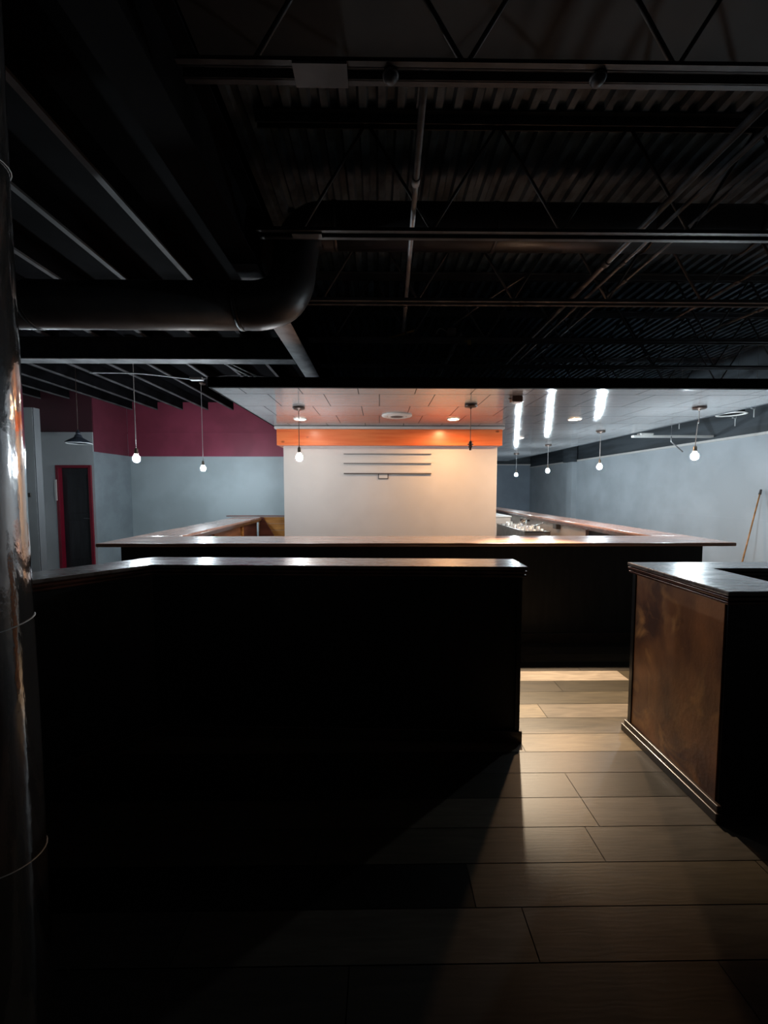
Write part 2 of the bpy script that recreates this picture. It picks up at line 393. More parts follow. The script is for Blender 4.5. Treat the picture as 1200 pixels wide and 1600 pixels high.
# central core wall with fascia
CX0, CX1, CY0 = -1.61, 1.985, 6.5
g = G().box(CX0, CX1, CY0, 9.6, 0, 2.6); struct('wall_center', g, 'wall_white', bevel=.006)
g = G().box(CX0-.08, CX1+.05, CY0-.11, CY0+.0, 2.288, 2.552)
g.box(CX0-.08, CX0-.0, CY0, 9.6, 2.288, 2.552); g.box(CX1, CX1+.05, CY0, 9.6, 2.288, 2.552)
struct('trim_orange_board', g, 'orange', bevel=.004)
g = G().box(CX0-.11, CX1+.08, CY0-.145, CY0, 2.553, 2.598); struct('trim_crown', g, 'white', bevel=.008)

# glossy dropped ceiling with its black front fascia
SX0, SX1, SY0 = -1.73, 4.70, 4.02
g = G().box(SX0, SX1, SY0, 14.0, 2.602, 2.612); struct('ceiling_dropped', g, 'soffit')
g = G().box(SX0-.01, SX1+.02, SY0-.04, SY0, 2.598, 2.70); struct('trim_fascia', g, 'black_board')
g = G().box(SX1, SX1+.03, SY0, 14.0, 2.598, 2.70); struct('trim_soffit_edge', g, 'upper')
g = G().box(SX0-.012, SX0, SY0, 14.0, 2.598, 2.615); struct('trim_soffit_edge_left', g, 'black_board')

# corrugated metal deck, flutes running away from the camera
g = G(); x = -.95; p = .118; pts = []
while x < XR:
    pts += [(x, DZ), (x+.043, DZ), (x+.059, DZ+.034), (x+.102, DZ+.034)]; x += p
for (xa, za), (xb, zb) in zip(pts, pts[1:]):
    g.face([(xa, YB, za), (xb, YB, zb), (xb, YF, zb), (xa, YF, za)])
struct('ceiling_deck', g, 'deck')
g = G().box(-.94, XR-.01, YB+.01, 2.26, DZ-.10, DZ-.075); struct('ceiling_added_mask', g, 'wall_black')  # added dark sheet, hides the near deck where bulbs light it strongly
g = G().box(XL, -.96, YB, YF, LD, LD+.1); g.box(-.96, XR, YB, YF, DZ+.06, DZ+.1)
struct('ceiling_left', g, 'black_board')

# ------------------------------------------------------------------ steel beams
def ibeam_y(x0, x1, y0, y1, z0, h):
    c = (x0+x1)/2; return G().box(x0, x1, y0, y1, z0, z0+.016), G().box(c-.01, c+.01, y0, y1, z0+.016, z0+h-.016).box(x0, x1, y0, y1, z0+h-.016, z0+h)
BZ = 3.04
r = root('steel_beam', 'deep steel beam with grey underside running away over the duct elbow', 'steel beam', (-.885, 5, BZ))
g = G().box(-.895, -.875, YB, YL-.08, BZ+.014, LD-.02).box(-.975, -.795, YB, YL-.08, LD-.02, LD-.004)
obj('lower_flange', G().box(-.975, -.795, YB, 3.44, BZ, BZ+.013), 'black_board', r)  # near length painted black as unlit, the rest pale as lit
obj('lower_flange', G().box(-.975, -.795, 3.441, YL-.08, BZ, BZ+.013), 'flange_lit', r, label='lower flange painted pale as lit'); obj('web', g, 'joist_wood', r)
obj('plate_or_lit_patch', G().box(-.965, -.805, 2.62, 2.80, BZ-.010, BZ-.001), 'joist_face', r, label='grey patch standing for light on the beam')  # added grey patch, stands for light falling on the beam underside
r = root('steel_beam', 'steel cross beam with lit grey lower edge behind the round duct at left', 'steel beam', (-4, 4.57, BZ))
obj('lower_flange', G().box(XL+.01, -.985, 4.485, 4.65, BZ, BZ+.013), 'flange', r, label='lower flange painted pale as lit')
obj('web', G().box(XL+.01, -.985, 4.55, 4.57, BZ+.014, 3.27).box(XL+.01, -.985, 4.485, 4.65, 3.27, 3.285), 'black_steel', r)

# left roof joists running away from the camera
ordn = ['nearest to', 'second left of', 'third left of', 'fourth left of', 'fifth left of', 'sixth left of', 'seventh left of', 'eighth left of',
        'ninth left of', 'tenth left of', 'eleventh left of']
for i in range(10):
    x = -1.56 - i*.546
    r = root('roof_joist', 'dark joist with pale underside running front to back, %s the grey steel beam' % ordn[i], 'roof joist', (x, 4, 3.29),
             group='front to back roof joists at left')
    obj('joist_board', G().box(x-.016, x+.016, YB+.01, YL-.08, 3.306, LD-.002), 'joist_wood', r)
    obj('lower_edge', G().box(x-.020, x+.020, YB+.01, YL-.08, 3.288, 3.305), 'joist_face', r)

# open-web joists running across
JY = [1.615, 2.58, 3.48, 4.37, 5.265, 6.16, 7.06]
jl = ['nearest open web joist, crossing high at the top of the view', 'open web joist crossing just in front of the round duct',
      'open web joist crossing just behind the round duct', 'open web joist with a yellow clip, crossing behind the one past the duct',
      'open web joist crossing low above the dropped ceiling, behind the yellow clip', 'thin open web joist seen just over the black fascia of the dropped ceiling',
      'farthest open web joist, deep above the dropped ceiling']
joist_roots = []
for i, y in enumerate(JY):
    r = root('bar_joist', jl[i], 'roof joist', (3, y, JB), group='open web joists across the black ceiling')
    x0, x1 = -.78, XR-.02
    g = G()
    for s in (-1, 1):
        yy = y + s*.022
        g.box(x0, x1, min(yy, yy+s*.024), max(yy, yy+s*.024), JB, JB+.006)
        g.box(x0, x1, min(yy-s*.002, yy+s*.004), max(yy-s*.002, yy+s*.004), JB, JB+.036)
    jm = 'black_steel' if i < 2 else 'joist_far_lit'
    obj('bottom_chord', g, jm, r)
    g = G().box(x0, x1, y-.048, y+.048, DZ-.012, DZ-.002)
    for s in (-1, 1): g.box(x0, x1, y+s*.02-.003, y+s*.02+.003, DZ-.065, DZ-.012)
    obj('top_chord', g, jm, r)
    off = -.85 + (.0 if i % 2 == 0 else .25); g = G(); xx = off
    zb, zt = JB+.03, DZ-.04
    pts = []
    xx = -.5
    while xx < x1-.6:
        pts += [(xx, y, zb), (xx+.42, y, zt)]; xx += .84
    for a, b in zip(pts, pts[1:]): g.tube([a, b], .010, 6)
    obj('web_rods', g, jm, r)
    joist_roots.append(r)
# grey patches standing for light on the first two joists
obj('plate_or_lit_patch', G().box(-.335, -.125, 1.57, 1.66, JB-.010, JB-.001), 'joist_face', joist_roots[0], label='grey patch standing for light on the beam')
obj('plate_or_lit_patch', G().box(-.56, -.37, 2.555, 2.60, JB-.010, JB-.001), 'joist_face', joist_roots[1], label='grey patch standing for light on the beam')

# ------------------------------------------------------------------ round duct
def smooth(pts, n=8):
    P = [Vector(p) for p in pts]; P = [P[0]*2-P[1]] + P + [P[-1]*2-P[-2]]; out = []
    for i in range(1, len(P)-2):
        for k in range(n):
            t = k/n; a, b, c, d_ = P[i-1], P[i], P[i+1], P[i+2]
            out.append(.5*((2*b)+(c-a)*t+(2*a-5*b+4*c-d_)*t*t+(3*b-a-3*c+d_)*t**3))
    out.append(P[-2]); return out
r = root('round_duct', 'large black round air duct with an elbow rising into the joists', 'air duct', (-2, 2.8, 2.7))
obj('left_run', G().tube([(XL+.01, 2.79, 2.847), (-.975, 2.79, 2.847)], .156, 36), 'duct', r)
el = smooth([(-.975, 2.79, 2.847), (-.827, 2.79, 2.851), (-.694, 2.80, 2.902), (-.625, 2.847, 3.042), (-.616, 2.925, 3.245), (-.580, 2.987, 3.424), (-.484, 3.011, 3.518), (-.328, 3.011, 3.533)], 5)
obj('elbow', G().tube(el, .156, 36), 'duct', r)
obj('right_run', G().tube([(-.328, 3.011, 3.533), (2.82, 3.011, 3.533)], .156, 36), 'duct', r)
for x in (-.975, -2.4, -3.9, -5.4): obj('seam_band', G().tube([(x-.014, 2.79, 2.847), (x+.014, 2.79, 2.847)], .1605, 36), 'duct', r)
for x in (-.328, .86, 2.03, 2.80): obj('seam_band', G().tube([(x-.014, 3.011, 3.533), (x+.014, 3.011, 3.533)], .1605, 36), 'duct', r)

# ------------------------------------------------------------------ conduits
def conduit(name, label, x, y0, y1, z, rad, m, group=None, x1=None):
    g = G().tube([(x, y0, z), (x if x1 is None else x1, y1, z)], rad, 10)
    L = y0+.6
    while L < y1:
        xx = x + ((x1-x)*(L-y0)/(y1-y0) if x1 is not None else 0)
        g.tube([(xx, L-.025, z), (xx, L+.025, z)], rad*1.35, 10); L += 1.5
    o = obj(name, g, m, loc=(x, y0, z)); tag(o, label, 'conduit', group)
CG = 'conduits running front to back in the ceiling'
conduit('ceiling_conduit', 'grey ceiling conduit, left and thicker one of the close pair running front to back', 1.755, .95, 7, 3.307, .021, 'pipe', CG)
conduit('ceiling_conduit', 'grey ceiling conduit, right and thinner one of the close pair running front to back', 1.885, .95, 7, 3.307, .014, 'pipe', CG)
conduit('ceiling_conduit', 'thin grey conduit running front to back just right of the close pair', 2.06, 1.2, 7, 3.307, .012, 'pipe', CG)
conduit('ceiling_conduit', 'thin conduit running front to back between the pair and the slanting far right conduit', 3.02, 2.7, 7, 3.307, .014, 'pipe', CG)
conduit('ceiling_conduit', 'long pale conduit at far right slanting down to the junction box on the fascia', 3.82, 3.2, 6.0, 3.307, .012, 'pipe_light', CG, x1=3.33)
conduit('ceiling_conduit', 'pale conduit hanging straight away from the camera near the middle of the ceiling', .191, 1.68, 4.34, 3.307, .017, 'pipe_light', CG, x1=.265)
conduit('ceiling_conduit', 'short pale conduit over the white core wall, past the yellow clip', .92, 4.42, 6.0, 3.307, .017, 'pipe_light', CG)
g = G().tube([(-.016, 4.46, 3.235), (.43, 4.46, 3.37)], .012, 8)
tag(obj('wood_strip', g, 'yellow', loc=(0, 4.46, 3.24)), 'slim yellow wooden strip leaning in the joist web near the middle', 'wood strip')
g = G().box(.967, 1.006, 4.30, 4.33, 3.15, 3.197).box(.936, 1.006, 4.31, 4.325, 3.18, 3.193)
tag(obj('clip', g, 'yellow', loc=(.98, 4.32, 3.15)), 'small bright yellow clip hanging under an open web joist', 'clip')
r = root('junction_box', 'dark ceiling junction box with cable ends, beside the yellow clip', 'junction box', (.78, 4.27, 3.23))
obj('box_body', G().box(.733, .827, 4.22, 4.30, 3.237, 3.292), 'pipe', r, bevel=.003)
obj('cable_end', G().tube(smooth([(.733, 4.26, 3.27), (.655, 4.26, 3.30), (.608, 4.26, 3.245)]), .006, 6), 'pipe_light', r)
r = root('junction_box', 'pale junction box with slotted face at the lower end of the long slanting conduit', 'junction box', (3.33, 6.02, 3.27))
obj('box_body', G().box(3.21, 3.45, 6.005, 6.08, 3.256, 3.307), 'wire', r, bevel=.003)
obj('slots', G().box(3.245, 3.32, 6.0, 6.005, 3.268, 3.295).box(3.345, 3.415, 6.0, 6.005, 3.268, 3.295), 'tip', r)
g = G().tube(smooth([(1.29, 3.52, 3.455), (1.01, 3.8, 3.36), (.78, 4.18, 3.30)], 8), .008, 6)
tag(obj('slack_cable', g, 'pipe', loc=(1.0, 3.8, 3.3)), 'dark slack cable slanting between joists to the ceiling junction box', 'cable')
for x, lb in ((.045, 'small dark dome under the nearest joist, above the pale straight conduit'), (.87, 'small dark dome under the nearest joist, right of the other dome')):
    r = root('ceiling_sensor', lb, 'sensor', (x, 1.615, JB), group='domes under the nearest joist')
    obj('base_ring', G().lathe([(0, 0), (.032, 0), (.032, -.008), (0, -.008)], (x, 1.615, JB-.001), 20), 'black_steel', r)
    obj('dome', G().lathe([(.027, -.009), (.025, -.018), (.018, -.027), (.007, -.031), (0, -.032)], (x, 1.615, JB-.001), 20), 'black_steel', r)
# white wire and box at left
g = G().tube(smooth([(-3.6, 4.9, 3.01), (-3.0, 4.9, 3.00), (-2.5, 4.9, 2.95), (-2.3, 4.9, 2.93)]), .008, 6)
tag(obj('loose_wire', g, 'wire', loc=(-3.0, 4.9, 3.0)), 'white wire sagging below the lit steel cross beam at left', 'wire')
tag(obj('wire_box', G().box(-2.355, -2.20, 4.87, 4.93, 2.918, 2.953), 'wire', loc=(-2.28, 4.9, 2.92), bevel=.003), 'small white flat box on the sagging white wire', 'wire box')
g = G().tube(smooth([(-2.2, 4.9, 2.935), (-1.87, 4.9, 2.98), (-1.4, 4.9, 2.965), (-1.0, 4.9, 2.92), (-.47, 4.9, 2.92), (.4, 4.9, 2.93)]), .005, 6)
tag(obj('loose_wire', g, 'pipe', loc=(-1.4, 4.9, 2.95)), 'thin grey wire running right from the small white box', 'wire')
g = G().tube([(-2.04, 4.8, 3.17), (-1.68, 5.23, 3.04)], .009, 6).tube([(-1.97, 4.8, 3.17), (-1.64, 5.23, 3.07)], .009, 6).tube([(-1.68, 5.21, 3.04), (-1.64, 5.23, 3.07)], .009, 6).tube([(-2.04, 4.8, 3.17), (-2.04, 4.8, 3.287)], .005, 6)
tag(obj('hanger_bracket', g, 'wire', loc=(-1.8, 5.0, 3.1)), 'pale metal hanger bracket left of the dropped ceiling corner', 'bracket')

# ------------------------------------------------------------------ pendants
def pendant(name, label, x, y, zc, zb, lit, group, cordm='cord_grey', glow='bulb_cool', bend=0.0, hook=False):
    r = root(name, label, 'pendant light', (x, y, zc), group)
    obj('canopy', G().lathe([(0, 0), (.075, 0), (.078, -.006), (.075, -.024), (.06, -.032), (.012, -.034), (.010, -.05), (0, -.05)], (x, y, zc), 24), 'canopy', r)
    obj('cord', G().tube(smooth([(x, y, zc-.045), (x, y, zc-.2), (x-bend*.3, y, (zc+zb)/2+.1), (x-bend, y, zb+.105)], 6), .0045, 6), cordm, r)
    X = x-bend
    obj('socket', G().lathe([(0, .115), (.008, .113), (.018, .10), (.021, .085), (.021, .05), (.026, .045), (.024, .035), (.018, .03), (0, .03)], (X, y, zb), 20), 'socket' if lit else 'cord_dark', r)
    if lit:
        obj('bulb', G().lathe([(0, -.072), (.022, -.067), (.038, -.050), (.044, -.027), (.041, -.004), (.027, .016), (.016, .030), (0, .032)], (X, y, zb), 16), glow, r)
    else:
        obj('socket_key', G().tube([(X-.035, y, zb+.07), (X+.035, y, zb+.07)], .007, 8), 'cord_dark', r)
        obj('socket_shell', G().lathe([(.0, .03), (.014, .03), (.015, 0), (.012, -.004), (0, -.004)], (X, y, zb), 16), 'cord_dark', r)
    return r
PG = 'bare bulb pendants'
pendant('pendant_light', 'lit bare bulb on a long cord, leftmost bulb, nearer of the left pair', -3.09, 4.95, LD, 1.975, True, PG, glow='bulb_cool_left')
pendant('pendant_light', 'lit bare bulb on a long cord, farther of the left pair', -3.18, 7.0, LD, 1.965, True, PG, glow='bulb_cool_left')
pendant('pendant_light', 'lit bare bulb hanging in front of the left side of the white core wall', -1.02, 4.93, 2.6, 1.99, True, PG, 'cord_dark', 'bulb_cool_dim')
pendant('pendant_light', 'dark empty pendant socket with no bulb before the orange board', 1.125, 4.78, 2.6, 2.05, False, PG, 'cord_dark')
R4 = ['nearest and largest of the four lit bare bulbs along the right wall', 'second nearest lit bare bulb in the row along the right wall',
      'third nearest lit bare bulb in the row along the right wall', 'farthest lit bare bulb of the right row, beside the white core wall']
for (x, y, zb, bd), lb in zip(((4.03, 4.86, 2.005, .03), (3.93, 6.85, 1.99, .0), (3.92, 8.95, 2.02, .0), (3.95, 11.1, 2.01, .0)), R4):
    pendant('pendant_light', lb, x, y, 2.6, zb, True, PG, bend=bd)
# metal-shade pendant by the door
x, y, z = -4.62, 6.0, 2.27
r = root('shade_pendant', 'dark metal cone shade pendant, unlit, hanging before the wall over the red door', 'pendant light', (x, y, z))
obj('lamp_shade', G().lathe([(.03, .135), (.045, .12), (.05, .10), (.06, .085), (.10, .06), (.16, .02), (.175, .0), (.170, 0), (.155, .018), (.095, .055), (.05, .08), (.0, .085)], (x, y, z), 32), 'shade', r)
obj('rim', G().lathe([(.178, .002), (.178, -.006), (.150, -.006), (.150, .002)], (x, y, z), 32, closed=True), 'shade_in', r, label='pale shade rim')
obj('socket', G().lathe([(0, .20), (.014, .20), (.016, .17), (.03, .165), (.03, .135), (0, .135)], (x, y, z), 20), 'shade', r)
obj('cord', G().tube([(x, y, z+.2), (x, y, LD)], .003, 6), 'cord_dark', r)

# ------------------------------------------------------------------ recessed lights, vent, sensor on the dropped ceiling
CZ = 2.602
def recessed(label, x, y, glow, rad=.075):
    r = root('recessed_light', label, 'ceiling light', (x, y, CZ), 'recessed lights in the glossy ceiling')
    obj('trim_ring', G().lathe([(rad+.022, -.001), (rad+.020, -.010), (rad+.004, -.014), (rad, -.008), (rad, -.001)], (x, y, CZ), 32), 'offwhite', r)
    obj('lens', G().lathe([(rad-.001, -.006), (rad*.7, -.009), (0, -.010)], (x, y, CZ), 32), glow, r)
recessed('recessed ceiling light above the bulb left of the white core wall', -1.17, 5.75, 'led_pale')
recessed('bright warm recessed light in the ceiling right of the round vent', 1.09, 5.72, 'led_warm')
recessed('warm recessed light alone in the glossy ceiling right of the core wall', 2.88, 5.70, 'led_warm_strong')
recessed('farther recessed light among the bulb reflections in the glossy ceiling', 2.82, 7.75, 'led_pale', .06)
x, y = .245, 5.47
r = root('round_vent', 'round white air diffuser flush in the glossy ceiling above the core wall', 'air vent', (x, y, CZ))
obj('outer_ring', G().lathe([(.215, -.001), (.21, -.012), (.15, -.022), (.135, -.014), (.135, -.001)], (x, y, CZ), 40), 'offwhite', r)
obj('inner_cone', G().lathe([(.085, -.010), (.082, -.024), (.03, -.028), (0, -.028)], (x, y, CZ), 40), 'cleat', r)
obj('middle_ring', G().lathe([(.128, -.008), (.12, -.022), (.10, -.024), (.098, -.008)], (x, y, CZ), 40), 'offwhite', r)
x, y = 1.54, 4.36
r = root('ceiling_spotlight', 'small dark square downlight fixed under the glossy ceiling near its front edge', 'ceiling light', (x, y, CZ))
obj('box_body', G().box(x-.065, x+.055, y-.05, y+.05, CZ-.062, CZ-.001), 'canopy', r, bevel=.008)
obj('side_tab', G().box(x-.09, x-.065, y-.015, y+.015, CZ-.03, CZ-.015), 'canopy', r)
obj('lower_lip', G().box(x-.03, x+.05, y-.045, y+.045, CZ-.070, CZ-.063), 'white', r)
sp = bpy.data.lights.new('spot_lamp', 'SPOT'); so = bpy.data.objects.new('spot_lamp', sp); C.objects.link(so); so.parent = r
so.location = (0, 0, -.085); sp.energy = 1200; sp.color = (1.0, .80, .56); sp.spot_size = math.radians(47); sp.spot_blend = 1.0; sp.shadow_soft_size = .03
so.rotation_euler = (Vector((1.45, 2.95, 0)) - Vector((x, y, 2.51))).to_track_quat('-Z', 'Y').to_euler()

# ------------------------------------------------------------------ bits between the dropped ceiling and the right wall
x, y, z = 4.90, 5.36, 2.60
r = root('ring_diffuser', 'white oval ring of an air diffuser in the dark gap by the right wall', 'air vent', (x, y, z))
obj('ring', G().lathe([(.175, .016), (.172, 0), (.142, .0), (.140, .016)], (x, y, z), 40, closed=True), 'offwhite', r)
obj('throat', G().tube([(x, y, z+.021), (x, y, z+.30)], .137, 24), 'black_board', r)
r = root('white_strip', 'long white strip fixture spanning from the dropped ceiling to the right wall', 'strip', (5.4, 7.2, 2.52))
obj('strip_body', G().box(4.74, XR-.035, 7.17, 7.25, 2.535, 2.575), 'offwhite', r, bevel=.004)
obj('end_box', G().box(4.86, 5.10, 7.15, 7.27, 2.577, 2.612), 'offwhite', r, bevel=.006)
for (px, pyy, pz, n, lb) in ((5.45, 7.0, 2.66, 1, 'white forked hanger wire above the long white strip'),
                        (5.55, 6.0, 2.55, 2, 'left one of two white hook wires between the diffuser ring and the right wall'),
                        (5.50, 5.65, 2.62, 3, 'right one of two white hook wires between the diffuser ring and the right wall')):
    g = G().tube([(px, pyy, pz), (px, pyy, pz+.10), (px+.015, pyy, pz+.14)], .007, 6)
    if n == 1: g.tube([(px, pyy, pz+.11), (px-.03, pyy, pz+.16)], .007, 6).tube([(px, pyy, pz+.11), (px+.05, pyy, pz+.15)], .007, 6)
    else: g.tube([(px, pyy, pz+.12), (px-.05, pyy, pz+.13)], .007, 6)
    g.tube([(px+.015, pyy, pz+.13), (px+.015, pyy, DZ)], .0015, 4)
    tag(obj('hanger_wire', g, 'wire', loc=(px, pyy, pz)), lb, 'wire', 'stray ceiling wires by the right wall')
g = G().tube([(5.01, 6.6, 2.47), (5.01, 6.6, 2.385), (5.22, 6.6, 2.21)], .010, 8).tube([(5.01, 6.6, 2.47), (5.01, 6.6, DZ)], .002, 4)
tag(obj('bent_rod', g, 'pipe_light', loc=(5.01, 6.6, 2.4)), 'bent grey rod hanging below the long white strip', 'rod')
# pilaster with dark cap on the right wall
r = root('wall_post', 'slim wall post with a dark block on top, on the right wall', 'wall post', (6.15, 12.3, 0))
obj('post_shaft', G().box(6.12, XR, 12.2, 12.55, 0, 2.44), 'wall_blue', r, bevel=.004)
obj('dark_cap', G().box(6.02, XR-.032, 12.15, 12.6, 2.44, 2.95), 'upper', r, label='dark block on top')

# thermostat on the pier, leaning stick
r = root('wall_plate', 'small dark switch plate on the pale pier behind the glossy column', 'switch', (-4.80, 5.3, 1.46))
obj('plate', G().box(-4.87, -4.75, 5.283, 5.2995, 1.46, 1.515), 'tip', r, bevel=.003)
obj('switch_key', G().box(-4.83, -4.81, 5.277, 5.283, 1.475, 1.50), 'white', r)
r = root('leaning_stick', 'thin orange-brown stick with dark tip leaning against the right wall', 'stick', (5.66, 6.0, 0))
a, b = Vector((5.70, 6.0, 0.002)), Vector((6.22, 6.2, 1.56))
obj('shaft', G().tube([a, a.lerp(b, .95)], [.012, .010], 10), 'stick', r)
obj('tip', G().tube([a.lerp(b, .95), b], [.019, .014], 10), 'tip', r, label='dark tip')

# shelf cleats and label on the core wall
for z, lb, h in ((2.162, 'topmost of three thin horizontal rails on the white core wall', .010), (2.005, 'middle of three thin horizontal rails on the white core wall', .012), (1.838, 'lowest and darkest of three thin rails on the white core wall', .018)):
    r = root('shelf_rail', lb, 'shelf rail', (.13, CY0, z), 'thin rails on the white core wall')
    obj('rail_body', G().box(-.60, .87, CY0-.028, CY0-.0005, z, z+h+.016), 'wall_white', r)
    obj('shadow_strip', G().box(-.60, .87, CY0-.032, CY0-.0005, z-h, z-.0005), 'cleat', r)  # dark strip painted as the shadow under each rail
r = root('label_holder', 'small white card holder under the lowest wall rail', 'card holder', (.07, CY0, 1.75))
obj('card', G().box(-.01, .135, CY0-.012, CY0-.0005, 1.752, 1.815), 'offwhite', r, bevel=.002)
obj('holder_lip', G().box(-.022, .147, CY0-.014, CY0-.0005, 1.738, 1.751), 'cleat', r)
obj('holder_frame', G().box(-.022, -.0105, CY0-.012, CY0-.0005, 1.7515, 1.822), 'canopy', r)
obj('holder_frame', G().box(.1355, .147, CY0-.012, CY0-.0005, 1.7515, 1.822), 'canopy', r)

# ------------------------------------------------------------------ bar
BT = 1.04
r = root('bar_counter', 'large U-shaped bar counter with black front and varnished brown top', 'bar counter', (.35, 4.0, 0)); bar = r
BX0, BX1 = -2.74, 3.51
obj('countertop', G().box(BX0, BX1, 3.705, 4.29, BT-.036, BT), 'counter', r, bevel=.010)
obj('side_countertop', G().box(3.07, BX1, 4.292, 11.6, BT-.036, BT), 'counter_arm', r, bevel=.008)
obj('side_countertop', G().box(BX0, -2.24, 4.292, 7.25, BT-.036, BT), 'counter_arm', r, bevel=.008)
obj('edge_moulding', G().box(3.03, 3.068, 4.30, 11.6, BT-.052, BT-.02).box(3.05, 3.068, 4.30, 11.6, BT-.075, BT-.052), 'mould', r)
obj('edge_moulding', G().box(-2.238, -2.20, 4.3, 7.25, BT-.052, BT-.02).box(-2.238, -2.22, 4.3, 7.25, BT-.075, BT-.052), 'mould', r)
obj('front_panel', G().box(-2.57, 3.27, 3.82, 3.92, .0, BT-.037), 'bar_front', r)
obj('base_board', G().box(-2.59, 3.29, 3.80, 3.819, 0, .10), 'base', r, bevel=.003)
obj('back_panel', G().box(-2.45, 3.15, 4.20, 4.24, 0, BT-.037), 'pine_dark', r)
obj('side_panel', G().box(3.17, 3.27, 3.93, 11.5, 0, BT-.037), 'bar_front', r)
obj('side_panel', G().box(-2.57, -2.47, 3.93, 7.2, 0, BT-.037), 'bar_front', r)
obj('inner_panel', G().box(3.12, 3.168, 5.75, 11.5, 0, BT-.077), 'cream', r, label='cream inner panel')
obj('shelf', G().box(2.98, 3.168, 4.3, 5.74, .78, .80).box(2.98, 3.168, 4.3, 5.74, .45, .47), 'mould', r)
obj('bracket', G().box(3.04, 3.115, 6.55, 6.68, .88, BT-.08), 'dark_steel', r)
obj('inner_panel', G().box(-2.34, -2.30, 5.35, 6.35, 0, BT-.077), 'pine_panel', r, label='orange-brown inner board')
obj('post', G().box(-2.34, -2.27, 6.36, 6.42, 0, BT-.077), 'pine', r)
obj('inner_panel', G().box(-2.34, -2.30, 6.43, 7.2, 0, BT-.077), 'pine_dark', r, label='dark brown inner board')
# boarded end between the left arm and the core wall
g = G()
for k in range(8): g.box(-2.3, CX0-.02, 7.30, 7.33, .02+k*.128, .02+k*.128+.124)
obj('end_boards', g, 'pine', r, bevel=.003, label='light pine end boards')
obj('cap_strip', G().box(-2.9, CX0-.02, 7.28, 7.36, 1.052, 1.068), 'pine_dark', r)
g = G()
f = [(-2.26, 7.24, .0), (-1.95, 7.24, .0), (-2.0, 7.24, .7), (-2.2, 7.24, 1.045), (-2.26, 7.24, 1.045)]
vf = [g.bm.verts.new(p) for p in f]; vb = [g.bm.verts.new((p[0], 7.27, p[2])) for p in f]
g.bm.faces.new(vf); g.bm.faces.new(vb[::-1])
for i in range(5): g.bm.faces.new([vf[i], vf[(i+1) % 5], vb[(i+1) % 5], vb[i]])
obj('brace_panel', g, 'pine_dark', r, label='slanted dark brown brace')

# under-bar equipment
r = root('bar_sink', 'stainless drainboard unit inside the right bar arm covered with glassware', 'sink unit', (2.66, 7.2, 0))
def shell(x0, x1, y0, y1, z0, z1, t=.02):
    return G().box(x0, x0+t, y0, y1, z0, z1).box(x1-t, x1, y0, y1, z0, z1).box(x0+t, x1-t, y0, y0+t, z0, z1).box(x0+t, x1-t, y1-t, y1, z0, z1).box(x0+t, x1-t, y0+t, y1-t, z0, z0+t)
sx0, sx1, sy0, sy1, sz = 2.46, 2.90, 6.45, 8.0, .845
obj('basin', shell(sx0, sx1, sy0, sy1, .55, sz), 'dark_steel', r)
obj('drainboard', G().box(sx0+.021, sx1-.021, sy0+.021, sy1-.021, sz-.05, sz-.035), 'steel', r)
obj('rim', G().box(sx0-.01, sx0+.01, sy0-.01, sy1+.01, sz+.0005, sz+.012).box(sx1-.01, sx1+.01, sy0-.01, sy1+.01, sz+.0005, sz+.012).box(sx0+.0105, sx1-.0105, sy0-.01, sy0+.01, sz+.0005, sz+.012), 'steel', r)
for lx in (sx0+.04, sx1-.04):
    for ly in (sy0+.04, sy1-.04):
        obj('leg', G().tube([(lx, ly, .0), (lx, ly, .549)], .02, 10), 'steel', r)
rg = random.Random(5)
k = 0
gpos = []
for iy in range(7):
    for ix in range(3):
        gpos.append((sx0+.09+ix*.13+rg.uniform(-.01, .01), sy0+.13+iy*.20+rg.uniform(-.02, .02)))
places = ['front', 'second', 'third', 'fourth', 'fifth', 'sixth', 'rearmost']; cols_ = ['left', 'middle', 'right']
for n, (gx, gy) in enumerate(gpos):
    h = rg.uniform(.055, .11); rr = rg.uniform(.026, .036); z = sz-.0345
    prof = [(rr*.8, 0), (rr, h), (rr-.003, h), (rr*.8-.003, .008), (0, .008), (0, 0)]
    o = obj('bar_glass', G().lathe(prof, (gx, gy, z), 14), 'glass', loc=(gx, gy, z))
    tag(o, 'small shiny bar glass on the drainboard, %s row, %s place' % (places[n//3], cols_[n % 3]), 'glass', 'glassware on the drainboard')
for n, (a, b, lb) in enumerate((((2.52, 7.0, .93), (2.62, 6.9, 1.02), 'steel tongs sticking up at the left of the glassware'), ((2.58, 6.55, .92), (2.86, 6.7, .965), 'steel bar spoon lying across the front glasses'), ((2.66, 6.9, .90), (2.80, 7.3, .965), 'steel bar spoon lying over the middle of the glassware'))):
    g = G().tube([a, b], .006, 8).tube([b, (b[0]+.02, b[1]+.02, b[2]+.008)], [.006, .016], 8)
    if n == 0: g.tube([a, (b[0]+.05, b[1], b[2]-.02)], .006, 8)
    o = obj('bar_utensil', g, 'steel', loc=a); tag(o, lb, 'bar utensil', 'utensils on the glassware')
r = root('wash_sink', 'tall pale sink cabinet with curved faucet beside the core wall', 'sink unit', (2.6, 8.7, 0))
obj('cabinet', G().box(2.30, 2.85, 8.30, 9.4, 0, .96), 'cream', r, bevel=.006)
obj('sink_top', G().box(2.28, 2.87, 8.28, 9.42, .961, .985), 'offwhite', r, bevel=.004)
g = G().tube(smooth([(2.36, 8.75, .985), (2.36, 8.75, 1.08), (2.40, 8.70, 1.13), (2.46, 8.62, 1.10), (2.47, 8.60, 1.05)]), .012, 10)
f = obj('faucet', g, 'steel', r)
obj('faucet_handle', G().tube([(2.52, 8.75, .985), (2.52, 8.75, 1.05), (2.58, 8.70, 1.06)], .012, 8), 'steel', r)
